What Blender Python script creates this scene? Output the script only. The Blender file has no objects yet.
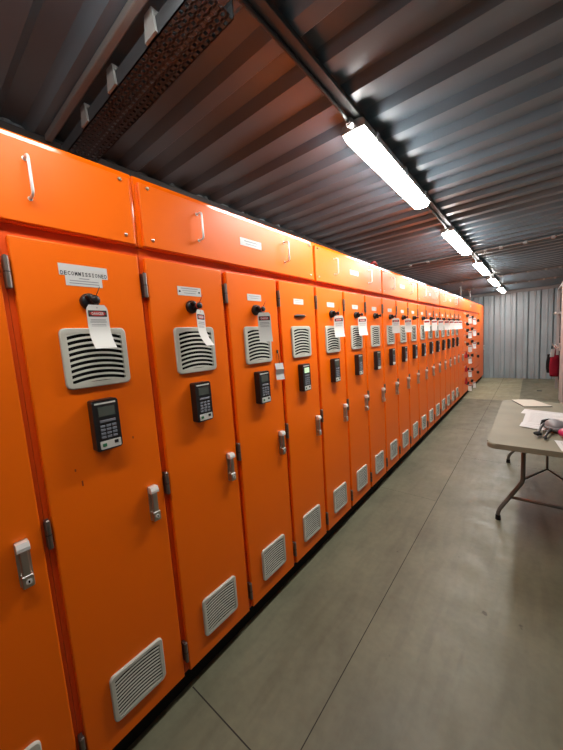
import bpy, bmesh, math, random
from mathutils import Vector, Matrix
random.seed(7)
C = bpy.context.scene.collection
sc = bpy.context.scene
PI = math.pi

# ------------------------------------------------------------------ materials
def new_mat(name):
    m = bpy.data.materials.new(name); m.use_nodes = True
    nt = m.node_tree
    return m, nt, nt.nodes['Principled BSDF']

def pmat(name, col, rough=.5, metal=0., spec=.5, var=0., vscale=8., bump=0., bscale=60., rvar=0.):
    m, nt, b = new_mat(name)
    b.inputs['Base Color'].default_value = (*col, 1)
    b.inputs['Roughness'].default_value = rough
    b.inputs['Metallic'].default_value = metal
    b.inputs['Specular IOR Level'].default_value = spec
    tc = nt.nodes.new('ShaderNodeTexCoord')
    if var > 0 or rvar > 0:
        n = nt.nodes.new('ShaderNodeTexNoise'); n.inputs['Scale'].default_value = vscale
        n.inputs['Detail'].default_value = 6
        nt.links.new(tc.outputs['Object'], n.inputs['Vector'])
        if var > 0:
            r = nt.nodes.new('ShaderNodeValToRGB')
            r.color_ramp.elements[0].position = .3; r.color_ramp.elements[1].position = .72
            r.color_ramp.elements[0].color = (*[c * (1 - var) for c in col], 1)
            r.color_ramp.elements[1].color = (*[min(1, c * (1 + var)) for c in col], 1)
            nt.links.new(n.outputs['Fac'], r.inputs['Fac'])
            nt.links.new(r.outputs['Color'], b.inputs['Base Color'])
        if rvar > 0:
            mr = nt.nodes.new('ShaderNodeMapRange')
            mr.inputs['To Min'].default_value = max(0, rough - rvar); mr.inputs['To Max'].default_value = min(1, rough + rvar)
            nt.links.new(n.outputs['Fac'], mr.inputs['Value'])
            nt.links.new(mr.outputs['Result'], b.inputs['Roughness'])
    if bump > 0:
        n2 = nt.nodes.new('ShaderNodeTexNoise'); n2.inputs['Scale'].default_value = bscale; n2.inputs['Detail'].default_value = 3
        bp = nt.nodes.new('ShaderNodeBump'); bp.inputs['Strength'].default_value = bump; bp.inputs['Distance'].default_value = .002
        nt.links.new(tc.outputs['Object'], n2.inputs['Vector'])
        nt.links.new(n2.outputs['Fac'], bp.inputs['Height']); nt.links.new(bp.outputs['Normal'], b.inputs['Normal'])
    return m

ORANGE = pmat('orange_paint', (.92, .150, .0006), .38, spec=.3, bump=.03, bscale=120, rvar=.04, vscale=3)
ORANGE_GLOSS = pmat('orange_gloss_paint', (.90, .145, .0008), .13, spec=.6)
ORANGE_IN = pmat('orange_frame_paint', (.72, .082, .0008), .4, spec=.4)
BLACK = pmat('black_plastic', (.009, .009, .01), .38)
RUBBER = pmat('black_rubber', (.007, .007, .007), .75, spec=.2)
DARK = pmat('dark_interior', (.006, .006, .006), .9, spec=.1)
VENT = pmat('vent_grey_plastic', (.52, .52, .45), .5, var=.04)
STEEL = pmat('brushed_steel', (.62, .6, .56), .32, metal=1., rvar=.1, vscale=30)
CHROME = pmat('chrome', (.85, .84, .82), .12, metal=1.)
CAP = pmat('cast_zinc', (.82, .81, .78), .35, metal=.35)
HINGE = pmat('hinge_steel', (.22, .19, .17), .4, metal=.9)
LABEL = pmat('white_label', (.62, .62, .60), .5)
CARD = pmat('tag_card', (.64, .64, .61), .5)
PAPER = pmat('paper', (.56, .56, .55), .75, spec=.2)
INK = pmat('ink', (.02, .02, .025), .6)
GREYINK = pmat('grey_ink', (.28, .28, .29), .7)
RED = pmat('danger_red', (.42, .012, .015), .45)
TIE = pmat('red_tie', (.5, .035, .015), .5)
SCREEN = pmat('lcd_screen', (.075, .088, .075), .25)
KEY = pmat('grey_keys', (.17, .18, .21), .45)
SILVER = pmat('silver_strip', (.62, .62, .58), .4)
GREEN = pmat('green_button', (.02, .17, .07), .4)
GREYSTEEL = pmat('grey_steel_paint', (.20, .20, .195), .42, var=.12, vscale=2.5, spec=.5)
ROOF = pmat('roof_paint', (.098, .142, .176), .33, spec=.55, var=.14, vscale=1.7, rvar=.07)
WALL = pmat('wall_paint', (.27, .33, .355), .36, var=.10, vscale=2.2)
DARKSTEEL = pmat('dark_channel', (.045, .045, .045), .5, var=.15)
PERF = pmat('galvanised_tray', (.07, .078, .085), .55, metal=.1)
BRACKET = pmat('bracket_grey', (.32, .335, .33), .5)
LAMPBODY = pmat('lamp_grey_body', (.42, .42, .41), .5)
TABLE = pmat('table_plastic', (.188, .172, .118), .6, spec=.3, var=.1, vscale=5, bump=.1, bscale=150)
LEGM = pmat('table_leg_paint', (.16, .155, .14), .38, metal=.3)
GREYRUB = pmat('grey_shell', (.17, .165, .168), .5)
PINK = pmat('magenta_shell', (.38, .015, .085), .4)
BAGB = pmat('black_cloth', (.007, .007, .008), .9, spec=.1)
BAGR = pmat('dark_red_cloth', (.16, .005, .015), .85, spec=.15)
CABGREY = pmat('cupboard_grey', (.36, .345, .34), .5, var=.06)

def emit(name, col, s):
    m, nt, b = new_mat(name)
    b.inputs['Base Color'].default_value = (.8, .8, .8, 1)
    b.inputs['Emission Color'].default_value = (*col, 1)
    b.inputs['Emission Strength'].default_value = s
    return m
LAMP = emit('lamp_diffuser_glow', (1., .975, .93), 84.)
LAMPDIM = emit('dim_lamp_diffuser_glow', (1., .965, .91), 36.)  # lamp behind the camera, emission lowered to darken the near end
LCDGREEN = emit('lit_green_screen', (.16, .72, .05), .55)

def floor_mat():
    m, nt, b = new_mat('cement_floor')
    N, L = nt.nodes.new, nt.links.new
    tc = N('ShaderNodeTexCoord')
    def noise(scale, detail=6, dist=0., stretch=None):
        n = N('ShaderNodeTexNoise'); n.inputs['Scale'].default_value = scale
        n.inputs['Detail'].default_value = detail; n.inputs['Distortion'].default_value = dist
        if stretch:
            mp = N('ShaderNodeMapping'); mp.inputs['Scale'].default_value = stretch
            L(tc.outputs['Object'], mp.inputs['Vector']); L(mp.outputs['Vector'], n.inputs['Vector'])
        else: L(tc.outputs['Object'], n.inputs['Vector'])
        return n
    def ramp(src, p0, c0, p1, c1):
        r = N('ShaderNodeValToRGB'); e = r.color_ramp.elements
        e[0].position = p0; e[0].color = (*c0, 1); e[1].position = p1; e[1].color = (*c1, 1)
        L(src, r.inputs['Fac']); return r
    def mul(a, bb, f=1.):
        x = N('ShaderNodeMix'); x.data_type = 'RGBA'; x.blend_type = 'MULTIPLY'; x.inputs['Factor'].default_value = f
        L(a, x.inputs['A']); L(bb, x.inputs['B']); return x.outputs['Result']
    base = ramp(noise(1.6, 8).outputs['Fac'], .3, (.106, .104, .066), .74, (.186, .180, .118)).outputs['Color']
    fine = ramp(noise(28, 5).outputs['Fac'], .25, (.86, .86, .86), .7, (1, 1, 1)).outputs['Color']
    streak = ramp(noise(5, 6, .4, (3.2, .55, 1)).outputs['Fac'], .28, (.82, .82, .82), .55, (1, 1, 1)).outputs['Color']
    spots = ramp(noise(13, 2, 0).outputs['Fac'], .235, (.40, .38, .35), .265, (1, 1, 1)).outputs['Color']
    c = mul(mul(mul(base, fine), streak), spots, .8)
    # the boards beyond the last joint on the cabinet side are paler
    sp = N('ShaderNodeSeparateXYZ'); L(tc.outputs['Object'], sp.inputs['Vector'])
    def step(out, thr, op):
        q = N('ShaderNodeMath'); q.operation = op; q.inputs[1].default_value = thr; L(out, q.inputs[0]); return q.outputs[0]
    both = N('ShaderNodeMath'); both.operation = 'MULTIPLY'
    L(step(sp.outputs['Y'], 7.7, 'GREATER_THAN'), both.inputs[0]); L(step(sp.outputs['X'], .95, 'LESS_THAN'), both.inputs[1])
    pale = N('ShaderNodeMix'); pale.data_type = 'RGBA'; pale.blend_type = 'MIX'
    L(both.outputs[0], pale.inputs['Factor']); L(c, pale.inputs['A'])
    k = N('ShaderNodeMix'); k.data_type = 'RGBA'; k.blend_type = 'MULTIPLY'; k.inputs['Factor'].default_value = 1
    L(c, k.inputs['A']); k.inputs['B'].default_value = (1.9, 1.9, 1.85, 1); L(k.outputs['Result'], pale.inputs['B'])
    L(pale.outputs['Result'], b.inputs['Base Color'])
    rr = ramp(noise(6, 5).outputs['Fac'], .3, (.36, .36, .36), .7, (.52, .52, .52))
    L(rr.outputs['Color'], b.inputs['Roughness'])
    bp = N('ShaderNodeBump'); bp.inputs['Strength'].default_value = .12; bp.inputs['Distance'].default_value = .003
    L(noise(70, 3).outputs['Fac'], bp.inputs['Height']); L(bp.outputs['Normal'], b.inputs['Normal'])
    b.inputs['Specular IOR Level'].default_value = .32
    return m
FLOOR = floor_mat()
SEAM = pmat('floor_seam_filler', (.03, .028, .024), .85, spec=.1)

# ------------------------------------------------------------------ mesh builder
class MB:
    def __init__(self):
        self.bm = bmesh.new()
    def _merge(self, t, mi):
        for f in t.faces: f.material_index = mi
        me = bpy.data.meshes.new('t'); t.to_mesh(me); t.free()
        self.bm.from_mesh(me); bpy.data.meshes.remove(me)
    def box(self, x0, x1, y0, y1, z0, z1, mi=0, bev=0., seg=2, M=None):
        t = bmesh.new(); bmesh.ops.create_cube(t, size=1)
        for v in t.verts:
            v.co = Vector(((x0 + x1) / 2 + v.co.x * (x1 - x0), (y0 + y1) / 2 + v.co.y * (y1 - y0), (z0 + z1) / 2 + v.co.z * (z1 - z0)))
        if bev > 0:
            bmesh.ops.bevel(t, geom=list(t.edges), offset=bev, segments=seg, affect='EDGES', profile=.5)
        if M is not None: bmesh.ops.transform(t, matrix=M, verts=t.verts)
        self._merge(t, mi); return self
    def cyl(self, p0, p1, r0, r1=None, n=16, mi=0, cap=True):
        r1 = r0 if r1 is None else r1
        p0, p1 = Vector(p0), Vector(p1); d = p1 - p0
        t = bmesh.new()
        bmesh.ops.create_cone(t, cap_ends=cap, segments=n, radius1=r0, radius2=max(r1, 1e-5), depth=d.length)
        q = d.to_track_quat('Z', 'Y').to_matrix().to_4x4()
        bmesh.ops.transform(t, matrix=Matrix.Translation((p0 + p1) / 2) @ q, verts=t.verts)
        self._merge(t, mi); return self
    def tube(self, pts, r, n=10, mi=0, closed=False):
        pts = [Vector(p) for p in pts]; t = bmesh.new(); rings = []
        m = len(pts); up = None
        for i, p in enumerate(pts):
            if closed: d = pts[(i + 1) % m] - pts[i - 1]
            else: d = pts[min(i + 1, m - 1)] - pts[max(i - 1, 0)]
            d.normalize()
            if up is None:
                up = d.orthogonal().normalized()
            else:
                up = (up - d * up.dot(d)); up = up.normalized() if up.length > 1e-6 else d.orthogonal().normalized()
            s = d.cross(up)
            rr = r[i] if isinstance(r, (list, tuple)) else r
            rings.append([t.verts.new(p + up * math.cos(2 * PI * k / n) * rr + s * math.sin(2 * PI * k / n) * rr) for k in range(n)])
        for i in range(m if closed else m - 1):
            a, b = rings[i], rings[(i + 1) % m]
            for k in range(n): t.faces.new((a[k], a[(k + 1) % n], b[(k + 1) % n], b[k]))
        if not closed:
            t.faces.new(rings[0][::-1]); t.faces.new(rings[-1])
        for f in t.faces: f.smooth = True
        self._merge(t, mi); return self
    def lathe(self, prof, org, axis='X', n=24, mi=0, smooth=True):
        # prof: list of (distance along axis, radius)
        t = bmesh.new(); rings = []
        org = Vector(org)
        for a, r in prof:
            ring = []
            for k in range(n):
                c, s = math.cos(2 * PI * k / n) * r, math.sin(2 * PI * k / n) * r
                v = {'X': Vector((a, c, s)), 'Z': Vector((c, s, a)), 'Y': Vector((s, a, c))}[axis]
                ring.append(t.verts.new(org + v))
            rings.append(ring)
        for a, b in zip(rings, rings[1:]):
            for k in range(n):
                f = t.faces.new((a[k], a[(k + 1) % n], b[(k + 1) % n], b[k])); f.smooth = smooth
        t.faces.new(rings[0][::-1]); t.faces.new(rings[-1])
        bmesh.ops.remove_doubles(t, verts=t.verts, dist=1e-6)
        self._merge(t, mi); return self
    def prism(self, outline, h0, h1, axis='X', mi=0, bev=0.):
        # outline of 2D points extruded along an axis (X: (y,z); Z: (x,y); Y: (x,z))
        t = bmesh.new()
        def P(u, v, h): return {'X': (h, u, v), 'Z': (u, v, h), 'Y': (u, h, v)}[axis]
        a = [t.verts.new(P(u, v, h0)) for u, v in outline]; b = [t.verts.new(P(u, v, h1)) for u, v in outline]
        n = len(a)
        t.faces.new(a[::-1]); top = t.faces.new(b)
        for k in range(n): t.faces.new((a[k], a[(k + 1) % n], b[(k + 1) % n], b[k]))
        if bev > 0: bmesh.ops.bevel(t, geom=list(top.edges), offset=bev, segments=2, affect='EDGES', profile=.5)
        self._merge(t, mi); return self
    def sheet(self, grid, mi=0, smooth=True, thick=0.):
        t = bmesh.new()
        V = [[t.verts.new(p) for p in row] for row in grid]
        for i in range(len(V) - 1):
            for j in range(len(V[0]) - 1):
                f = t.faces.new((V[i][j], V[i][j + 1], V[i + 1][j + 1], V[i + 1][j])); f.smooth = smooth
        if thick:
            bmesh.ops.recalc_face_normals(t, faces=t.faces)
            bmesh.ops.solidify(t, geom=list(t.faces), thickness=thick)
            t.normal_update()
            bmesh.ops.split_edges(t, edges=[e for e in t.edges if len(e.link_faces) == 2 and e.calc_face_angle(0) > .6])
        self._merge(t, mi); return self
    def ball(self, c, r, sub=3, mi=0):
        t = bmesh.new(); bmesh.ops.create_uvsphere(t, u_segments=24, v_segments=14, radius=1)
        rx, ry, rz = r if isinstance(r, (tuple, list)) else (r, r, r)
        for v in t.verts: v.co = Vector((c[0] + v.co.x * rx, c[1] + v.co.y * ry, c[2] + v.co.z * rz))
        for f in t.faces: f.smooth = True
        self._merge(t, mi); return self
    def xf(self, M):
        bmesh.ops.transform(self.bm, matrix=M, verts=self.bm.verts); return self
    def mesh(self, name, *mats):
        bmesh.ops.recalc_face_normals(self.bm, faces=self.bm.faces)
        me = bpy.data.meshes.new(name); self.bm.to_mesh(me); self.bm.free()
        for m in mats: me.materials.append(m)
        return me
    def obj(self, name, *mats, parent=None):
        return link(name, self.mesh(name, *mats), parent)

def link(name, me, parent=None, loc=None, rot=None):
    o = bpy.data.objects.new(name, me); C.objects.link(o)
    if parent: o.parent = parent
    if loc: o.location = loc
    if rot: o.rotation_euler = rot
    return o
def tag(o, label, cat, group=None, kind=None):
    o['label'] = label; o['category'] = cat
    if group: o['group'] = group
    if kind: o['kind'] = kind
    return o
def thing(name, label, cat, loc=(0, 0, 0), rz=0., group=None):
    o = bpy.data.objects.new(name, None); C.objects.link(o)
    o.location = loc; o.rotation_euler = (0, 0, rz); o.empty_display_size = .05
    return tag(o, label, cat, group)
def struct(name, mb, *mats, parent=None):
    o = mb.obj(name, *mats, parent=parent); o['kind'] = 'structure'; return o

def rrect(w, h, r, cx=0, cy=0, n=5):
    pts = []
    for sx, sy, a0 in ((1, 1, 0), (-1, 1, PI / 2), (-1, -1, PI), (1, -1, 1.5 * PI)):
        for k in range(n + 1):
            a = a0 + PI / 2 * k / n
            pts.append((cx + sx * (w / 2 - r) + math.cos(a) * r, cy + sy * (h / 2 - r) + math.sin(a) * r))
    return pts

def text_mesh(s, size, mat, extrude=.0003, width=None):
    cu = bpy.data.curves.new('lettering', 'FONT'); cu.body = s; cu.size = size
    cu.align_x = 'CENTER'; cu.align_y = 'CENTER'; cu.extrude = extrude; cu.offset = size * .018; cu.resolution_u = 2
    o = bpy.data.objects.new('lettering_tmp', cu); C.objects.link(o)
    dg = bpy.context.evaluated_depsgraph_get()
    me = bpy.data.meshes.new_from_object(o.evaluated_get(dg))
    bpy.data.objects.remove(o); bpy.data.curves.remove(cu)
    if width:
        xs = [v.co.x for v in me.vertices]; k = width / (max(xs) - min(xs))
        for v in me.vertices: v.co.x *= k
    # text plane XY -> YZ facing +x
    for v in me.vertices: v.co = Vector((v.co.z, v.co.x, v.co.y))
    me.materials.clear(); me.materials.append(mat)
    return me

# ------------------------------------------------------------------ room shell
X0, X1, Y0, Y1, H = -.62, 1.75, -.9, 11.12, 2.545
mb = MB()
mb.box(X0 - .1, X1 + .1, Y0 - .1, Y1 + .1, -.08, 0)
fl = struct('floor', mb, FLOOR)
# sheet joints in the floor: thin strips let in flush
mb = MB()
mb.box(.4985, .5025, Y0, Y1, -.002, .0006)
mb.box(-.02, .498, .642, .647, -.002, .0006)
for y in (2.88, 5.3, 7.7, 10.1): mb.box(-.02, .498, y - .0008, y + .0008, -.002, .0004)
for y in (4.1, 8.15): mb.box(.503, X1, y - .0007, y + .0007, -.002, .0004)
struct('trim_1', mb, SEAM)

def corrugate(u0, u1, pitch, prof, ph):
    """breakpoints (u, d) of a trapezoid profile"""
    pts = []; k = math.floor((u0 - ph) / pitch) - 1
    while True:
        for f, d in prof:
            u = ph + (k + f) * pitch
            if u0 - 1e-9 <= u <= u1 + 1e-9: pts.append((u, d))
        k += 1
        if ph + k * pitch > u1: break
    if pts[0][0] > u0: pts.insert(0, (u0, pts[0][1]))
    if pts[-1][0] < u1: pts.append((u1, pts[-1][1]))
    return pts
# ceiling: trapezoid sheet, ribs running across the room
mb = MB()
pr = corrugate(Y0, Y1, .2, ((0, 0), (.30, 0), (.46, .032), (.84, .032)), .30)
out = [(y, H - .03 + d) for y, d in pr] + [(Y1, H + .06), (Y0, H + .06)]
mb.prism(out, X0 - .1, X1 + .1, 'X')
struct('ceiling', mb, ROOF)
def corr_wall(name, axis, a0, a1, pos, sgn, mat, ph, pitch=.262, dep=.075):
    pr = corrugate(a0, a1, pitch, ((0, 0), (.02, 1), (.10, 1), (.12, 0), (.50, 0), (.55, -.16), (.62, -.16), (.67, 0)), ph)
    mb = MB()
    if axis == 'X':    # wall facing along Y, corrugated along x
        out = [(x, pos + sgn * d * dep) for x, d in pr] + [(a1, pos + sgn * .12), (a0, pos + sgn * .12)]
    else:
        out = [(pos + sgn * d * dep, y) for y, d in pr] + [(pos + sgn * .12, a1), (pos + sgn * .12, a0)]
    mb.prism(out, 0, H + .03, 'Z')
    return struct(name, mb, mat)
corr_wall('wall_far', 'X', X0, X1, Y1, 1, WALL, .50)
corr_wall('wall_near', 'X', X0, X1, Y0, -1, DARKSTEEL, .1)
corr_wall('wall_left', 'Y', Y0, Y1, X0, -1, WALL, 0)
corr_wall('wall_right', 'Y', Y0, Y1, X1, 1, GREYSTEEL, 0)
mb = MB(); mb.box(X0, X1, Y1 - .05, Y1, 2.43, 2.515, bev=.006); struct('trim_2', mb, GREYSTEEL)      # header rail at the far wall
mb = MB(); mb.box(X0, X0 + .05, Y0, Y1, 2.44, 2.512, bev=.006); struct('trim_3', mb, DARKSTEEL)
mb = MB(); mb.box(X1 - .05, X1, Y0, Y1, 2.44, 2.512, bev=.006); struct('trim_4', mb, GREYSTEEL)
mb = MB(); mb.box(X1 - .07, X1, Y1 - .13, Y1 - .05, 0, 2.43, bev=.005); struct('trim_5', mb, DARKSTEEL)    # corner post

# ------------------------------------------------------------------ meshes for the cabinets (local: x out of the door, y along the row, z up)
W = .4; DW = .186; ZB, ZT = .108, 1.878
def me_plinth(w):
    return MB().box(-.58, -.045, -w / 2, w / 2, 0, .098).mesh('plinth', RUBBER)
def me_body(w, dw):
    m = MB()
    m.box(-.6, -.022, -w / 2 + .0005, w / 2 - .0005, .098, 1.914)
    return m.mesh('body', ORANGE_IN)
def me_door(dw, z0=ZB, z1=ZT):
    return MB().box(-.0218, 0, -dw, dw, z0, z1, bev=.0045, seg=3).mesh('door', ORANGE)
def me_hinge():
    m = MB(); m.cyl((.002, 0, -.044), (.002, 0, .044), .0075, n=14)
    m.cyl((.002, 0, .044), (.002, 0, .047), .006, .003, n=14); m.cyl((.002, 0, -.044), (.002, 0, -.047), .006, .003, n=14)
    m.box(-.02, .0, -.006, .006, -.044, .044)
    m.cyl((.002, 0, -.001), (.002, 0, .001), .0081, n=14, mi=1)
    return m.mesh('hinge', HINGE, DARK)
def me_vent(w, h, nslot, arc, bw=.018):
    m = MB(); r = .018; th = .011
    iw, ih = w - 2 * bw, h - 2 * bw
    t = bmesh.new()
    outer = rrect(w, h, r); inner = rrect(iw, ih, .004)
    n = len(outer); lay = []
    outs = rrect(w - .006, h - .006, r - .002)
    for ring, x in ((outer, .0005), (outer, th - .003), (outs, th), (inner, th), (inner, .001)):
        lay.append([t.verts.new((x, u, v)) for u, v in ring])
    for a, b in zip(lay, lay[1:]):
        for k in range(n): t.faces.new((a[k], a[(k + 1) % n], b[(k + 1) % n], b[k]))
    m._merge(t, 0)
    m.box(.0004, .0022, -iw / 2 - .004, iw / 2 + .004, -ih / 2 - .004, ih / 2 + .004, mi=1)
    p = ih / nslot; seg = 12
    for k in range(nslot + 1):     # arched louvre blades
        zc = -ih / 2 + k * p
        rows = []
        top, bot = zc + p * .21, zc - p * .21
        for (dz, x) in ((bot, .0094), (bot, .0104), (top, .0094), (top, .0086)):
            row = []
            for i in range(seg + 1):
                u = -1 + 2 * i / seg
                z = dz + arc * (1 - u * u) - arc * .45
                row.append((x, u * iw / 2, max(-ih / 2 - .002, min(ih / 2 + .002, z))))
            rows.append(row)
        rows.append(rows[0])
        m.sheet(rows, 0, smooth=False)
    return m.mesh('vent', VENT, DARK)
def me_handle():
    m = MB()
    m.prism(rrect(.033, .14, .006), 0, .007, 'X', 0, bev=.0015)
    # wedge cap at the top, swing lever and lock block
    t = [(.0065, .044), (.0065, .069), (.024, .069), (.031, .056), (.031, .047), (.022, .044)]
    m.prism([(x, z) for x, z in t], -.0155, .0155, 'Y', 1, bev=.0015)
    m.box(.012, .024, -.0105, .0105, -.032, .046, mi=0, bev=.004, seg=3)
    m.box(.006, .027, -.0145, .0145, -.068, -.030, mi=0, bev=.004, seg=3)
    m.cyl((.026, .001, -.049), (.0285, .001, -.049), .0075, n=18, mi=1)
    m.box(.0282, .0288, -.001, .003, -.053, -.045, mi=2)
    return m.mesh('swing_handle', STEEL, CAP, DARK)
def me_knob():
    m = MB()
    m.lathe([(0, .027), (.004, .028), (.014, .027), (.020, .023), (.022, .015), (.022, .0)], (0, 0, 0), 'X', 28)
    m.box(.018, .040, -.0075, .0075, -.023, .023, bev=.004, seg=2, M=Matrix.Rotation(math.radians(35), 4, 'X'))
    m.lathe([(.02, .0095), (.050, .0085), (.054, .012), (.062, .0125), (.066, .009), (.066, 0)], (0, 0, 0), 'X', 18)
    return m.mesh('rotary_knob', BLACK)
def me_keypad():
    m = MB(); w, h = .082, .172
    m.prism(rrect(w, h, .007), 0, .036, 'X', 0, bev=.004)
    m.box(.034, .0366, -w / 2 + .008, w / 2 - .008, h / 2 - .0145, h / 2 - .009, mi=1)
    return m.mesh('control_keypad', BLACK, SILVER)
def me_keys_all():
    m = MB()
    for (y, z, w, h) in KEYS: m.box(.0358, .0385, y - w / 2, y + w / 2, z - h / 2, z + h / 2, bev=.0008, seg=1)
    return m.mesh('key_block', KEY)
KEYS = [(0.002, .0135, .050, .0085)] + [(.002 + (c - 1) * .0183, -.0035 - r * .0125, .0145, .0082) for r in range(4) for c in range(3)]
def me_key(w, h): return MB().box(.0358, .0385, -w / 2, w / 2, -h / 2, h / 2, bev=.001, seg=1).mesh('key', KEY)
def me_strip():
    m = MB(); m.prism(rrect(.066, .027, .003), .0355, .0378, 'X', 0, bev=.0006)
    return m.mesh('button_strip', SILVER)
def me_btn(mat, nm): return MB().box(.0372, .0395, -.0065, .0065, -.0055, .0055, bev=.001, seg=1).mesh(nm, mat)
def me_screen(mat, nm): return MB().box(.0355, .0368, -.0265, .0265, -.0165, .0165, bev=.0004, seg=1).mesh(nm, mat)
def me_plate(w, h, lines, screws=False):
    m = MB(); m.prism(rrect(w, h, .0025), 0, .0014, 'X', 0)
    for z, l, t in lines: m.box(.0013, .0017, -l / 2, l / 2, z - t / 2, z + t / 2, mi=1)
    if screws:
        for s in (-1, 1): m.lathe([(0.001, .0042), (.003, .0036), (.0034, 0)], (0, s * (w / 2 - .010), -.002), 'X', 10, 2)
    return m.mesh('nameplate', LABEL, GREYINK, INK)

M_ = dict(plinth=me_plinth(W), body=me_body(W, DW), door=me_door(DW), hinge=me_hinge(),
          uvent=me_vent(.202, .196, 9, .012), lvent=me_vent(.200, .182, 11, .009, .015), handle=me_handle(), knob=me_knob(),
          keypad=me_keypad(), keys=me_keys_all(), key=me_key(.0145, .0082), widekey=me_key(.050, .0085), strip=me_strip(),
          gbtn=me_btn(GREEN, 'start_button'), kbtn=me_btn(BLACK, 'stop_button'), screen=me_screen(SCREEN, 'screen'), lit=me_screen(LCDGREEN, 'screen'),
          plate=me_plate(.117, .037, ((.011, .085, .003), (.002, .072, .0022), (-.008, .060, .0022)), True),
          plate2=me_plate(.105, .034, ((.007, .08, .0025), (-.004, .06, .002))))

def cabinet(yc, label, knob=True, plate='plate2', keypad='full', lit=False, vents=True, slot=False):
    t = thing('electrical_cabinet', label, 'electrical cabinet', (0, yc, 0), group='orange electrical cabinets in the row')
    link('plinth', M_['plinth'], t); link('body', M_['body'], t)
    d = link('door', M_['door'], t)
    for z in (1.773, .985, .213): link('hinge', M_['hinge'], d, (.002, -DW - .012, z))
    link('swing_handle', M_['handle'], d, (0, DW - .051, .934))
    link('vent', M_['uvent'], d, (0, .003, 1.516)); link('vent', M_['lvent'], d, (0, .003, .288))
    if plate: link('nameplate', M_[plate], d, (0, 0, 1.766))
    if knob: link('rotary_knob', M_['knob'], t, (0, 0, 1.70))
    if slot:
        MB().ball((.004, .004, 1.678), (.012, .062, .011)).obj('slotted_grip', BLACK, parent=t)
    if keypad:
        k = link('control_keypad', M_['keypad'], t, (0, -.004, 1.288))
        link('screen', M_['lit' if lit else 'screen'], k, (0, .002, .046))
        link('button_strip', M_['strip'], k, (0, .003, -.067))
        if keypad == 'full':
            link('start_button', M_['gbtn'], k, (0, -.017, -.067)); link('stop_button', M_['kbtn'], k, (0, .021, -.063))
            for i, (y, z, w, h) in enumerate(KEYS): link('key', M_['widekey' if i == 0 else 'key'], k, (0, y, z))
        else:
            link('key_block', M_['keys'], k)
    return t, d

CY = lambda i: .418 + .4 * (i - 1)
labs = {
    -1: 'orange cabinet nearest the near wall, before the one with the cut-off handle',
    0: 'orange cabinet cut off by the left edge, silver handle low on its door',
    1: 'orange cabinet with the DECOMMISSIONED sticker on its door',
    2: 'orange cabinet right after the DECOMMISSIONED one, two-screw nameplate and sideways curled tag',
    3: 'orange cabinet with a small folded white paper hanging at its door edge',
    4: 'orange cabinet whose keypad has a lit green screen',
    5: 'orange cabinet directly beyond the one with the green screen',
    6: 'orange cabinet two doors beyond the one with the green screen',
    7: 'orange cabinet with a bare black knob and no tag, three doors past the green screen',
    8: 'orange cabinet directly beyond the one whose knob has no tag',
    9: 'orange cabinet two doors beyond the one whose knob has no tag',
    10: 'orange cabinet whose white tag hangs edge-on, three doors beyond the untagged knob',
    11: 'orange cabinet directly beyond the one whose tag hangs edge-on',
    12: 'orange cabinet two doors beyond the one whose tag hangs edge-on',
    13: 'orange cabinet three doors beyond the one whose tag hangs edge-on',
    14: 'orange cabinet four doors before the blank door without vents',
    15: 'orange cabinet three doors before the blank door without vents',
    16: 'orange cabinet two doors before the blank door without vents',
    17: 'orange cabinet directly before the blank door without vents'}
place = {1: 'on the DECOMMISSIONED cabinet', 2: 'beside the two-screw nameplate', 3: 'above the folded paper', 5: 'one door past the green screen',
         6: 'two doors past the green screen', 8: 'one door past the untagged knob', 9: 'two doors past the untagged knob',
         10: 'edge-on, three doors past the untagged knob', 11: 'one door past the edge-on tag', 12: 'two doors past the edge-on tag',
         13: 'three doors past the edge-on tag', 14: 'four doors before the blank door', 15: 'three doors before the blank door',
         16: 'two doors before the blank door', 17: 'directly before the blank door'}
cabs = {}
for i in range(-1, 18):
    cabs[i] = cabinet(CY(i), labs[i], knob=(i != 4), slot=(i == 4), lit=(i == 4),
                      plate=None if i == 1 else ('plate' if i == 2 else 'plate2'), keypad='full' if i <= 6 else 'far')
# the DECOMMISSIONED sticker
d1 = cabs[1][1]
m = MB(); m.prism([(-.073, 1.817), (-.073, 1.781), (-.058, 1.781), (-.058, 1.750), (.050, 1.750), (.050, 1.779), (.070, 1.779), (.070, 1.817)][::-1], 0, .0012, 'X')
st = m.obj('sticker', LABEL, parent=d1); st['label'] = 'white two-step sticker reading DECOMMISSIONED'
def mono_text(word, pitch, h, mat):
    m = MB()
    for i, ch in enumerate(word):
        cx = (i - (len(word) - 1) / 2) * pitch; w = pitch * .74
        me = text_mesh(ch, h / .7, mat)
        ys = [v.co.y for v in me.vertices]; zs = [v.co.z for v in me.vertices]
        k = 1 if ch == 'I' else w / (max(ys) - min(ys)); cy, cz = (max(ys) + min(ys)) / 2, (max(zs) + min(zs)) / 2
        for v in me.vertices: v.co = Vector((v.co.x, cx + (v.co.y - cy) * k, (v.co.z - cz) * h / (max(zs) - min(zs))))
        m.bm.from_mesh(me); bpy.data.meshes.remove(me)
        if ch == 'I':
            for s_ in (-1, 1): m.box(-.0003, .0003, cx - w * .4, cx + w * .4, s_ * h * .45 - h * .06, s_ * h * .45 + h * .06)
    return m.mesh('lettering', mat)
lt = link('lettering', mono_text('DECOMMISSIONED', .0099, .0125, INK), st, (.0014, -.001, 1.7885))
m = MB()
for z, l in ((1.774, .03), (1.766, .085), (1.758, .088)): m.box(.0011, .0015, -.004 - l / 2, -.004 + l / 2, z - .0014, z + .0014)
m.obj('small_print', GREYINK, parent=st)
# paint scuffs on the same door
m = MB()
for y, z, l in ((-.105, 1.155, .004), (-.09, 1.105, .009), (.09, 1.21, .004)): m.box(-.0001, .0004, y - .002, y + .002, z - l, z + l)
m.obj('scuff', pmat('scuff_red', (.25, .02, .005), .6), parent=d1)

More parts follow.
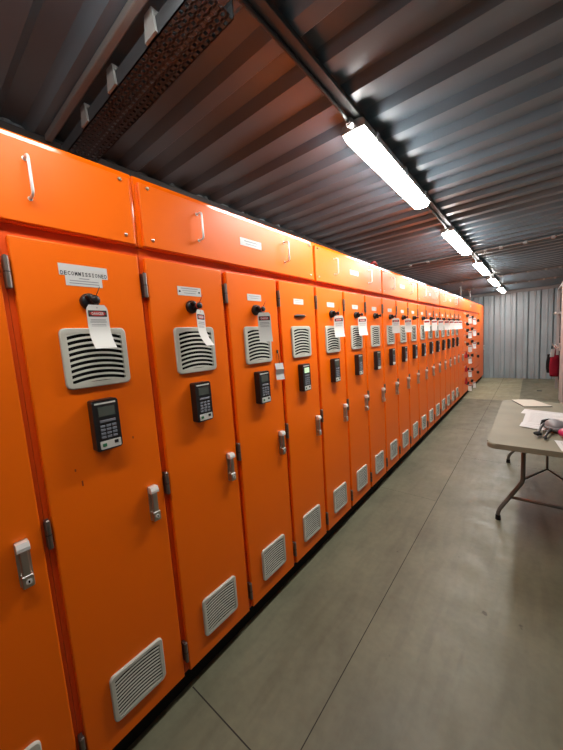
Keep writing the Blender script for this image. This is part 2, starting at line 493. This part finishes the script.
# wide blank door before the distribution columns
t = thing('electrical_cabinet', 'orange cabinet with a blank door without vents, beside the breaker columns', 'electrical cabinet', (0, 7.259, 0), group='orange electrical cabinets in the row')
w2 = .48
link('plinth', me_plinth(w2), t); link('body', me_body(w2, w2 / 2 - .014), t)
d = link('door', me_door(w2 / 2 - .014), t)
for z in (1.773, .985, .213): link('hinge', M_['hinge'], d, (.002, -w2 / 2 + .002, z))
link('swing_handle', M_['handle'], d, (0, .165, .934)); link('nameplate', M_['plate2'], d, (0, -.05, 1.766))

# breaker columns at the far end of the row
def me_lever():
    m = MB(); m.lathe([(0, .034), (.012, .034), (.016, .03), (.016, 0)], (0, 0, 0), 'X', 20)
    m.box(.014, .055, -.010, .010, -.036, .036, bev=.004)
    return m.mesh('breaker_handle', BLACK)
LEV = me_lever()
def column(ya, yb, label, rows, ky):
    yc, w = (ya + yb) / 2, yb - ya
    t = thing('breaker_column', label, 'switchboard', (0, yc, 0), group='breaker columns at the far end of the row')
    link('plinth', me_plinth(w), t); link('body', me_body(w, 0), t)
    zz = [ZB] + [z for z in rows[:-1]] + [ZT]
    for (za, zb_), kz in zip(zip(rows, rows[1:]), [None] * 20):
        dr = MB().box(-.0218, 0, -w / 2 + .012, w / 2 - .012, za + .005, zb_ - .005, bev=.004).obj('drawer_front', ORANGE, parent=t)
        link('breaker_handle', LEV, dr, (0, ky - yc, za + (zb_ - za) * .62))
        link('nameplate', M_['plate2'], dr, (0, ky - yc - .16 if w > .6 else 0, za + (zb_ - za) * .85))
    return t
rowsA = [ZB, .42, .74, 1.03, 1.27, 1.395, 1.54, 1.68, ZT]
rowsB = [ZB, .36, .66, 1.02, 1.33, 1.62, ZT]
column(7.5, 8.3, 'orange breaker column nearest the blank door, eight switch handles on it', rowsA, 7.95)
column(8.3, 9.02, 'middle orange breaker column, white tags bunched on its handles', rowsB, 8.61)
column(9.02, 10.04, 'wide orange breaker column beside the tall end panel', [ZB, .5, .95, 1.22, 1.45, ZT], 9.62)
t = thing('end_cabinet', 'plain tall orange end cabinet closing the row beside the far wall', 'electrical cabinet', (0, 10.55, 0))
link('plinth', me_plinth(.98), t)
MB().box(-.6, -.02, -.49, .49, .098, 2.172, bev=.006).obj('body', ORANGE_IN, parent=t)
d = MB().box(-.02, 0, -.475, .475, .108, 2.15, bev=.005).obj('door', ORANGE, parent=t)
link('swing_handle', M_['handle'], d, (0, .40, .934))

# ------------------------------------------------------------------ wire-way boxes along the top
def me_dhandle():
    m = MB(); r = .0042; h = .055
    pts = [(0, 0, -h), (.022, 0, -h)] + [(.022 + .012 * math.sin(a), 0, -h + .012 * (1 - math.cos(a))) for a in (PI / 6, PI / 3, PI / 2)]
    pts += [(.034, 0, h - .012)] + [(.022 + .012 * math.cos(a), 0, h - .012 + .012 * math.sin(a)) for a in (PI / 6, PI / 3, PI / 2)] + [(0, 0, h)]
    m.tube(pts, r, 10)
    for s in (-1, 1): m.cyl((0, 0, s * h), (.0012, 0, s * h), .0065, n=14)
    return m.mesh('pull_handle', CAP)
def me_screw():
    m = MB(); m.lathe([(0, .0065), (.003, .0065), (.006, .005), (.008, .002), (.008, 0)], (0, 0, 0), 'X', 12)
    return m.mesh('screw', STEEL)
DH, SCR = me_dhandle(), me_screw()
PL3 = me_plate(.156, .037, ((.006, .10, .005), (-.007, .08, .003)))
PL4 = me_plate(.10, .04, ((.006, .07, .004), (-.007, .05, .003)))
def topbox(ya, yb, label, handles=True, npl=1):
    yc, w = (ya + yb) / 2, yb - ya
    t = thing('cable_compartment', label, 'cable box', (0, yc, 1.914), group='orange cable boxes on top of the cabinets')
    m = MB(); m.box(-.6, -.008, -w / 2 + .0005, w / 2 - .0005, .0005, .258, bev=.007, seg=3)
    m.obj('housing', ORANGE_GLOSS, parent=t)
    c = MB().box(-.008, .006, -w / 2 + .016, w / 2 - .016, .004, .234, bev=.003).obj('cover_panel', ORANGE, parent=t)
    for sy in (-1, 1):
        for z in (.220, .032): link('screw', SCR, c, (.006, sy * (w / 2 - .051), z))
    if handles:
        for sy in (-1, 1): link('pull_handle', DH, c, (.006, sy * (w / 2 - (.27 if sy < 0 else .32)), .130))
    link('nameplate', PL3 if npl == 1 else PL4, c, (.006, 0, .125))
    return t
topbox(-.582, .618, 'orange cable box at the left edge, above the DECOMMISSIONED cabinet')
topbox(.618, 1.818, 'orange cable box above the cabinet with the green screen')
topbox(1.818, 3.018, 'orange cable box above the cabinet whose knob has no tag')
topbox(3.018, 4.218, 'orange cable box above the cabinet whose tag hangs edge-on')
topbox(4.218, 5.418, 'orange cable box between the edge-on tag cabinet and the four last vented doors', npl=2)
topbox(5.418, 7.018, 'orange cable box above the last four vented cabinets', npl=2)
topbox(7.018, 10.05, 'longest orange cable box, above the blank door and breaker columns', False, 2)

# ------------------------------------------------------------------ danger tags
TW, TH = .072, .152
def me_card(bend, w=TW, h=TH):
    m = MB(); rows = []; n = 14
    for k in range(n + 1):
        u = k / n; z = .012 - h * u
        x = bend * max(0, (u - .45) / .55) ** 2
        hw = w / 2 * (1 if u > .09 else .72 + .28 * u / .09)
        rows.append([(x, -hw, z), (x, -hw * .33, z), (x, hw * .33, z), (x, hw, z)])
    m.sheet(rows, 0, True, .0009)
    return m.mesh('card', CARD)
me_band = MB().prism(rrect(TW * .86, .022, .002), .0006, .0012, 'X', 0).mesh('danger_band', INK)
t_ = MB(); t_.prism([(math.cos(a) * TW * .37, math.sin(a) * .0085) for a in [2 * PI * k / 24 for k in range(24)]], .0011, .0016, 'X', 0)
me_oval = t_.mesh('red_oval', RED)
me_danger = text_mesh('DANGER', .0125, LABEL, .0002, TW * .56)
def me_lines():
    m = MB()
    for z, l, t in ((-.040, .050, .0032), (-.047, .054, .0032), (-.056, .048, .002), (-.061, .05, .002)): m.box(.0007, .0012, -l / 2, l / 2, z - t / 2, z + t / 2)
    return m.mesh('printed_lines', GREYINK)
LINES = me_lines()
def me_tie():
    m = MB(); r = .0155
    ring = [(0, math.sin(a) * r, math.cos(a) * r) for a in [2 * PI * k / 14 for k in range(14)]]
    m.tube(ring, .0016, 6, closed=True)
    m.tube([(0, .004, .015), (.004, .010, .028), (.006, .017, .045)], .0014, 6)
    m.tube([(0, 0, -.0150), (.002, .002, -.022), (.003, 0, -.028), (.003, 0, -.030)], .0016, 6)
    return m
TIEM = me_tie().mesh('zip_tie', TIE)
TIEK = me_tie().mesh('zip_tie', BLACK)
CARDS = {}
def danger_tag(x, y, z, yaw, bend, label, full=True, black=False, group='white danger tags hanging on the knobs'):
    t = thing('danger_tag', label, 'tag', (x, y, z), 0, group)
    link('zip_tie', TIEK if black else TIEM, t)
    if bend not in CARDS: CARDS[bend] = me_card(bend)
    c = link('card', CARDS[bend], t, (.003, 0, -.030), (0, 0, math.radians(yaw)))
    b = link('danger_band', me_band, c, (0, 0, -.018))
    link('red_oval', me_oval, c, (0, 0, -.018))
    if full:
        link('lettering', me_danger, c, (.0017, 0, -.0185)); link('printed_lines', LINES, c)
    return t
conf = {1: (-2, .046), 2: (26, .034), 3: (-28, .010), 5: (-42, .018), 6: (-44, .024), 8: (-62, .008), 9: (-60, .014), 10: (14, .03),
        11: (-66, .014), 12: (-64, .004), 13: (-70, .01), 14: (-58, .02), 15: (-66, .012), 16: (-72, .016), 17: (-60, .02)}
for i, (yaw, bend) in conf.items():
    lab = 'white card tag ' + place[i] if i != 2 else 'narrow curled white DANGER tag beside the two-screw nameplate'
    if i in (1, 3, 5, 6): lab = 'white DANGER tag hanging from the black knob ' + place[i]
    o_ = danger_tag(.058, CY(i), 1.70, yaw, bend, lab, full=(i <= 9), black=(i == 1))
    if i == 1: o_.scale = (.88, .88, .92)
# tags on the breaker handles
bt = [(7.95, .62, 1.68, 1.878), (7.95, .62, 1.395, 1.54), (7.95, .62, 1.03, 1.27), (7.95, .62, .74, 1.03), (7.95, .62, .42, .74), (7.95, .62, ZB, .42),
      (8.61, .62, 1.62, ZT), (8.61, .62, 1.33, 1.62), (8.61, .62, 1.02, 1.33), (8.61, .62, ZB, .36)]
nm = ['topmost', 'second', 'third', 'fourth', 'fifth', 'lowest']; nm2 = ['topmost', 'second', 'third', 'lowest']
for k, (y, f, za, zb_) in enumerate(bt):
    w_ = nm[k] if k < 6 else nm2[k - 6]
    danger_tag(.066, y, za + (zb_ - za) * f, -60 - 4 * (k % 3), (.014, .02, .008)[k % 3],
               f'{w_} white tag down the ' + ('nearest' if k < 6 else 'middle') + ' breaker column', full=False, group='white tags on the breaker handles')

HASP = MB()
HASP.prism([(-.012, 0), (.012, 0), (.030, -.085), (.022, -.13), (-.030, -.13), (-.030, -.085)], -.004, .004, 'X')
HASP.tube([(0, .012 * math.sin(a), .006 + .012 * math.cos(a)) for a in [2 * PI * k / 12 for k in range(12)]], .003, 6, closed=True)
HASP = HASP.mesh('lockout_hasp', RED)
for z, nm_ in ((1.02, 'upper of the three, on the nearest breaker column'), (.72, 'middle of the three, on the nearest breaker column'), (.45, 'lowest of the three, on the nearest breaker column')):
    t = thing('lockout_hasp', 'red lockout hasp, ' + nm_, 'hasp', (.03, 7.72, z), math.radians(-50), 'red hasps on the nearest breaker column')
    link('hasp', HASP, t)

# folded paper on a black strap at the door edge of the third cabinet
t = thing('paper_slip', 'folded white paper slip on a black strap, above the handle, before the green screen', 'paper', (.001, 1.376, 1.47))
t.scale = (.85, .85, .9)
m = MB(); rows = []
for u, x in ((0, .012), (.035, .026), (.037, .027), (.070, .018), (.072, .018), (.105, .030)):
    rows.append([(x, -.03, -.075 - u), (x, .03, -.075 - u)])
m.sheet(rows, 0, False, .0008)
m.xf(Matrix.Rotation(math.radians(-25), 4, 'Z')).obj('slip', PAPER, parent=t)
MB().tube([(.004, 0, .0), (.009, .003, -.03), (.012, 0, -.078)], .0032, 8).obj('strap', BLACK, parent=t)
MB().prism(rrect(.014, .02, .003), 0, .006, 'X').obj('hook', BLACK, parent=t)

# red clip lying on the box top edge and conduits above
t = MB(); t.tube([(-.03, 2.86, 2.178), (-.03, 2.90, 2.205), (-.03, 2.95, 2.212), (-.03, 2.99, 2.195), (-.03, 3.0, 2.179), (-.05, 2.98, 2.178), (-.06, 2.9, 2.178)], .009, 8)
tag(t.obj('cable_end', pmat('red_cable', (.45, .02, .02), .5)), 'short red cable loop on the box top near the row middle', 'cable')
def conduit(x, y, lab):
    t = thing('conduit', lab, 'pipe', (x, y, 2.172), group='thin pipes rising from the box tops')
    MB().cyl((0, 0, .0), (0, 0, .345), .016, n=12).obj('pipe', GREYSTEEL, parent=t)
    MB().cyl((0, 0, .0), (0, 0, .03), .026, n=12).obj('gland', DARKSTEEL, parent=t)
    MB().box(-.03, .03, -.02, .02, .325, .345, bev=.003).obj('clip', BRACKET, parent=t)
conduit(-.2, 8.51, 'grey pipe from box top to ceiling, the nearer of the two')
conduit(-.2, 9.9, 'grey pipe from box top to ceiling, the one nearer the far wall')

# ------------------------------------------------------------------ lights and ceiling gear
ZC = H - .03     # underside of the ceiling ribs
mb = MB(); mb.box(.487, .541, Y0 + .02, Y1 - .06, ZC - .022, ZC - .0005, bev=.003)
tag(mb.obj('lamp_rail', DARKSTEEL), 'dark steel channel along the ceiling that carries the lamps', 'rail')
def me_lampbody():
    m = MB(); L = 1.14
    out = [(-.055, -.023), (.055, -.023), (.058, -.010), (.052, .010), (.03, .0175), (-.03, .0175), (-.052, .010), (-.058, -.010)]
    m.prism(out, -L / 2, L / 2, 'Y')
    return m.mesh('lamp_body', LAMPBODY)
def me_diff():
    m = MB(); L = 1.13; prof = [(-.052, 0), (-.051, -.012), (-.044, -.024), (-.03, -.031), (0, -.034), (.03, -.031), (.044, -.024), (.051, -.012), (.052, 0)]
    rows = []
    for y, s in ((-L / 2, .55), (-L / 2 + .012, .85), (-L / 2 + .035, 1), (L / 2 - .035, 1), (L / 2 - .012, .85), (L / 2, .55)):
        rows.append([(x * (.6 + .4 * s), y, -.022 + z * s) for x, z in prof])
    m.sheet(rows, 0, True)
    t = m.bm
    bmesh.ops.holes_fill(t, edges=[e for e in t.edges if e.is_boundary])
    return m.mesh('diffuser', LAMP)
LB, LD = me_lampbody(), me_diff()
LD_DIM = LD.copy(); LD_DIM.materials[0] = LAMPDIM
MCLIP = MB().box(-.006, .006, -.016, .016, -.034, .006, bev=.002).mesh('clip', STEEL)
def me_gl():
    m = MB(); m.cyl((0, 0, 0), (0, .05, 0), .013, n=14); m.cyl((0, .02, 0), (0, .04, 0), .018, n=6)
    return m.mesh('cable_gland', BRACKET)
GL = me_gl()
ln = ['lamp behind the camera, above the near end', 'nearest glowing tube lamp, the largest in view', 'second glowing tube lamp along the rail', 'middle glowing tube lamp along the rail',
      'fourth glowing tube lamp along the rail', 'farthest glowing tube lamp, by the far wall']
for k in range(-1, 5):
    y = 1.985 + 2.0 * k
    t = thing('ceiling_lamp', ln[k + 1], 'lamp', (.5, y, ZC - .0405), group='long tube lamps under the ceiling rail')
    link('lamp_body', LB, t); link('diffuser', LD if k >= 0 else LD_DIM, t)
    for sy in (-.42, 0, .42):
        link('clip', MCLIP, t, (.058, sy, 0))
    link('cable_gland', GL, t, (0, .57, -.004)); link('cable_gland', GL, t, (0, -.57, -.004), (0, 0, PI))
# cable runs between the lamps
for k in range(-1, 4):
    y = 1.985 + 2.0 * k
    m = MB(); m.tube([(.5, y + .621, ZC - .0445), (.5, y + .68, ZC - .034), (.5, y + .78, ZC - .0305), (.5, y + 1.22, ZC - .0305), (.5, y + 1.32, ZC - .034), (.5, y + 1.379, ZC - .0445)], .008, 8)
    o = m.obj('lamp_cable', BLACK); tag(o, 'dark cable between the ' + ['near hidden and nearest lamps', 'nearest and second lamps', 'second and middle lamps', 'middle and fourth lamps', 'fourth and farthest lamps'][k + 1], 'cable', 'cables joining the lamps')
# perforated tray and its brackets near the camera
t = thing('cable_tray', 'perforated steel cable tray across the ceiling near the camera', 'cable tray', (0, .655, 2.44))
m = MB(); xa, xb = -.56, .478; ya, yb = -.062, .06
nx, ny = 40, 6; sx = (xb - xa) / nx; sy = (yb - ya) / ny
m.box(xa, xb, ya, ya + .004, 0, .05); m.box(xa, xb, yb - .004, yb, 0, .05)
for j in range(ny + 1):
    yy = ya + j * sy; m.box(xa, xb, max(ya, yy - sy * .22), min(yb, yy + sy * .22), 0, .0025)
for i in range(nx + 1):
    for j in range(ny):
        xx = xa + (i + (.5 if j % 2 else 0)) * sx
        if xx > xb: continue
        m.box(xx - sx * .26, min(xb, xx + sx * .26), ya + j * sy, ya + (j + 1) * sy, 0, .0024)
m.obj('perforated_channel', PERF, parent=t)
def me_br():
    m = MB(); m.prism([(-.03, .0), (.03, 0), (.022, .06), (-.022, .06)], -.004, .004, 'Y')
    m.box(-.02, .02, -.004, .03, .056, .07)
    return m.mesh('hanger', BRACKET)
BR = me_br()
for x in (.258, -.007, -.259): link('hanger', BR, t, (x, -.068, .002))
m = MB(); m.box(-.56, .478, -.013, .013, -.013, .013, bev=.004)
tag(m.xf(Matrix.Translation((0, .545, ZC - .014))).obj('conduit', GREYSTEEL), 'grey square conduit along the ceiling beside the perforated tray', 'pipe')
# cross struts under the ceiling
def strut(y, lab, r=.014):
    t = thing('cross_strut', lab, 'pipe', (0, y, ZC), group='struts crossing the ceiling')
    MB().box(X0 + .06, .485, -.016, .016, -.022, -.0005, bev=.002).obj('bar', DARKSTEEL, parent=t)
    MB().box(.543, X1 - .06, -.016, .016, -.022, -.0005, bev=.002).obj('bar', DARKSTEEL, parent=t)
    MB().cyl((X0 + .06, -.03, -.012), (.485, -.03, -.012), .010, n=10).obj('pipe', GREYSTEEL, parent=t)
    MB().cyl((.543, -.03, -.012), (X1 - .06, -.03, -.012), .010, n=10).obj('pipe', GREYSTEEL, parent=t)
    for x in (-.26, -.02, .66, .82, 1.06, 1.31, 1.5): MB().box(x - .018, x + .018, -.046, .004, -.034, -.001, bev=.004).obj('saddle', BRACKET, parent=t)
strut(4.87, 'dark strut and thin pipe crossing the ceiling just past the second lamp')
strut(7.55, 'dark strut and thin pipe crossing the ceiling by the fourth lamp')
strut(9.2, 'dark strut and thin pipe crossing the ceiling near the far wall')

# ------------------------------------------------------------------ folding table and what lies on it
TZ = .735
t = thing('folding_table', 'beige plastic folding table by the right wall', 'table', (1.262, 3.27, 0))
tw, tl = .352, .79
m = MB(); m.prism(rrect(2 * tw, 2 * tl, .06, n=6), TZ - .036, TZ, 'Z', bev=.011)
m.obj('tabletop', TABLE, parent=t)
MB().box(-tw + .05, -tw + .075, -tl + .08, tl - .08, TZ - .063, TZ - .044).box(tw - .075, tw - .05, -tl + .08, tl - .08, TZ - .063, TZ - .044).obj('side_rail', LEGM, parent=t)
def legs(yt, yb_, s):
    for sx in (-1, 1):
        pts = [(sx * .152, yt, TZ - .05), (sx * .152, yt + (yb_ - yt) * .4, .40), (sx * .155, yt + (yb_ - yt) * .48, .35), (sx * .172, yt + (yb_ - yt) * .55, .315), (sx * .292, yb_, .095), (sx * .303, yb_, .06), (sx * .304, yb_, .012)]
        l = MB().tube(pts, .0145, 12).obj('leg', LEGM, parent=t)
        MB().cyl((sx * .304, yb_, 0), (sx * .304, yb_, .04), .019, .017, n=14).obj('rubber_foot', RUBBER, parent=l)
    MB().tube([(-.232, yt + (yb_ - yt) * .76, .207), (.232, yt + (yb_ - yt) * .76, .207)], .0115, 10).obj('crossbar', LEGM, parent=t)
    MB().tube([(-.152, yt, TZ - .062), (.152, yt, TZ - .062)], .012, 10).obj('pivot_bar', LEGM, parent=t)
legs(-.43, -.43, 1); legs(.5, .88, -1)
m = MB()
m.tube([(-.15, -.43, .37), (0, .02, .315), (.15, -.43, .37)], .008, 8); m.tube([(0, .02, .315), (0, .05, .36), (0, .2, TZ - .046)], .008, 8)
m.obj('folding_brace', LEGM, parent=t)

def sheet_pts(pts, z, name, label, mat, thick=.0012, group=None, lines=0, curl=0.):
    m = MB(); n = 8
    a, b, c, d = [Vector((*p, 0)) for p in pts]      # corners in order around
    poly = [(p.x, p.y) for p in (a, b, c, d)]
    m.prism(poly, z, z + thick, 'Z')
    for k in range(lines):
        u = .12 + .76 * k / max(1, lines - 1); w = .75 if k % 3 else .45
        def P(uu, vv): return a * (1 - uu) * (1 - vv) + b * uu * (1 - vv) + c * uu * vv + d * (1 - uu) * vv
        q = [P(u, .1), P(u + .012, .1), P(u + .012, .1 + w), P(u, .1 + w)]
        m.prism([(p.x, p.y) for p in q], z + thick * .8, z + thick + .0003, 'Z', 1)
    o = m.obj(name, mat, GREYINK); return tag(o, label, 'paper', group)
t0 = TZ + .0006
# clipboard-like folder at the far end
t = thing('paper_pad', 'cream paper pad with dark backing at the far end of the table', 'paper', (1.145, 3.94, TZ))
pad = [(-.165, .11), (.02, .17), (.16, -.11), (-.05, -.205)]
MB().prism(pad[::-1], .0006, .005, 'Z').obj('backing', INK, parent=t)
MB().prism([(x * .985, y * .985) for x, y in pad][::-1], .005, .009, 'Z').obj('sheets', pmat('cream_paper', (.50, .47, .39), .7), parent=t)
sheet_pts([(1.075, 3.47), (1.10, 3.65), (1.40, 3.58), (1.385, 3.40)], t0, 'paper_sheet', 'white paper sheet beside the cream pad, partly under other sheets', PAPER, group='loose papers on the folding table', lines=6)
sheet_pts([(1.095, 3.12), (1.115, 3.56), (1.44, 3.50), (1.43, 3.08)], t0 + .0025, 'paper_sheet', 'large printed white sheet in the middle of the papers', PAPER, group='loose papers on the folding table', lines=10)
sheet_pts([(1.078, 2.99), (1.092, 3.13), (1.36, 3.02), (1.345, 2.88)], t0 + .005, 'paper_sheet', 'white paper sheet under the grey ear defenders', PAPER, group='loose papers on the folding table', lines=3)
sheet_pts([(1.275, 2.72), (1.50, 2.74), (1.50, 2.50), (1.302, 2.50)], t0, 'paper_sheet', 'white paper sheet at the near edge of the table', PAPER, group='loose papers on the folding table', lines=5)
# ear defenders
t = thing('ear_defenders', 'grey and magenta ear defenders lying on the papers', 'ear defenders', (1.29, 2.93, TZ + .0075), math.radians(8))
m = MB(); m.ball((0, .02, .042), (.060, .085, .040)); m.ball((.0, .02, .030), (.068, .093, .028))
m.obj('ear_cup', GREYRUB, parent=t)
MB().tube([(-.065, .06, .03), (-.055, .10, .045), (-.02, .118, .05), (.03, .112, .045)], .014, 10).obj('cushion', RUBBER, parent=t)
m = MB(); m.ball((.035, -.145, .033), (.05, .055, .032)); m.obj('ear_cup', PINK, parent=t)['label'] = 'magenta ear cup'
m = MB()
m.tube([(-.058, .045, .04), (-.085, -.02, .036), (-.115, -.12, .02), (-.128, -.165, .012)], [.010, .009, .008, .008], 10)
m.tube([(-.035, -.045, .03), (-.065, -.12, .02), (-.088, -.19, .012), (-.096, -.215, .009)], [.009, .008, .008, .007], 10)
m.obj('headband_arm', BLACK, parent=t)
m = MB(); m.ball((-.126, -.155, .018), (.024, .03, .012)); m.ball((-.094, -.215, .009), (.011, .024, .009))
m.obj('arm_tip', RUBBER, parent=t)

# ------------------------------------------------------------------ right wall: rack, bags, cupboard
t = thing('storage_rack', 'grey steel rack with hooks on the right wall near the far end', 'rack', (1.6, 8.6, 0))
for y in (-.45, .95): MB().box(-.035, .015, y - .025, y + .025, 0, 2.30, bev=.003).obj('post', CABGREY, parent=t)
for z in (2.27, 1.72, 1.03): MB().box(-.03, .0, -.5, 1.0, z - .02, z + .02, bev=.003).obj('rail', GREYSTEEL, parent=t)
for y in (-.42, .92):
    for z in (2.2, 1.2): MB().box(.015, X1 - 1.6 + .03, y - .015, y + .015, z - .015, z + .015).obj('wall_arm', GREYSTEEL, parent=t)
for z in (1.72, 1.03):
    for y in (-.3, -.12, .18, .36, .8):
        MB().tube([(-.03, y, z + .005), (-.06, y, z - .005), (-.085, y, z - .03), (-.10, y, z - .01), (-.105, y, z + .02)], .006, 8).obj('hook', STEEL, parent=t)
def bag(x, y, z0, z1, w, d, mat, name, lab, kind):
    t = thing(name, lab, 'bag', (x, y, z0))
    m = MB(); h = z1 - z0; rows = []; n = 20
    for k in range(9):
        u = k / 8; s = 1.0 - .22 * u + .05 * math.sin(u * 9); bul = .78 + .22 * math.sin(PI * min(1, u * 1.0 + .1))
        rows.append([(d / 2 * bul * math.copysign(abs(math.cos(a)) ** .6, math.cos(a)), w / 2 * s * math.copysign(abs(math.sin(a)) ** .6, math.sin(a)), h * u) for a in [2 * PI * j / n for j in range(n + 1)]])
    m.sheet(rows, 0, True)
    bmesh.ops.remove_doubles(m.bm, verts=m.bm.verts, dist=1e-5)
    bmesh.ops.holes_fill(m.bm, edges=[e for e in m.bm.edges if e.is_boundary])
    m.obj('bag_body', mat, parent=t)
    MB().tube([(0, -w * .28, h - .02), (.005, -w * .2, h + .08), (0.01, 0, h + .18), (.005, w * .2, h + .08), (0, w * .28, h - .02)], .010, 8).obj('strap', mat, parent=t)
    return t
bag(1.465, 8.95, .45, .84, .30, .17, BAGB, 'bag', 'black cloth bag hanging on the wall rack behind the red bag', 0)
bag(1.505, 8.48, .43, .86, .26, .17, BAGR, 'bag', 'dark red cloth bag hanging on the wall rack', 1)
t = MB(); rows = [[(1.44 + .022 * k - .02 * uu, 8.33 + .004 * k * k, 1.0 - .16 * uu) for k in range(4)] for uu in (0, .5, 1)]
t.sheet(rows, 0, True, .001)
t.tube([(1.47, 8.332, .99), (1.48, 8.31, 1.02), (1.49, 8.30, 1.035)], .003, 6, 1)
tag(t.obj('paper_label', PAPER, BLACK), 'white paper label hanging above the red bag', 'label')
t = thing('tall_cupboard', 'tall pale grey cupboard against the right wall before the rack', 'cupboard', (1.655, 7.45, 0))
MB().box(-.088, .058, -.4, .4, .04, 2.25, bev=.004).obj('body', CABGREY, parent=t)
MB().box(-.1, -.088, -.39, .39, .06, 2.23, bev=.003).obj('door', CABGREY, parent=t)
MB().box(-.08, .055, -.38, .38, 0, .04).obj('plinth', RUBBER, parent=t)
MB().box(-.125, -.1, .30, .325, 1.0, 1.14, bev=.004).obj('handle', STEEL, parent=t)
# small scrap on the floor
tag(MB().box(1.24, 1.33, 9.05, 9.10, .0005, .012, bev=.003).obj('floor_scrap', INK), 'small dark scrap lying on the floor near the far wall', 'scrap')

# ------------------------------------------------------------------ world, camera, view
w = bpy.data.worlds.new('World'); sc.world = w; w.use_nodes = True
w.node_tree.nodes['Background'].inputs['Color'].default_value = (.01, .01, .01, 1)
cam = bpy.data.cameras.new('Camera'); co = bpy.data.objects.new('Camera', cam); C.objects.link(co)
cam.sensor_fit = 'VERTICAL'; cam.sensor_height = 36; cam.sensor_width = 36
cam.lens = 308.83 * 36 / 750; cam.clip_start = .02; cam.clip_end = 100
r = Vector((.77626457, .62690266, -.06638051)); u = Vector((-.01791284, .12719002, .99171661)); f = Vector((-.63015272, .7686454, -.10996271))
R3 = Matrix((r, u, -f)).transposed()
co.matrix_world = Matrix.Translation((1.15, 0, 1.53)) @ R3.to_4x4()
sc.camera = co
vs = sc.view_settings
vs.view_transform = 'Standard'; vs.look = 'None'; vs.gamma = 1; vs.use_curve_mapping = False
vs.exposure = 0.0
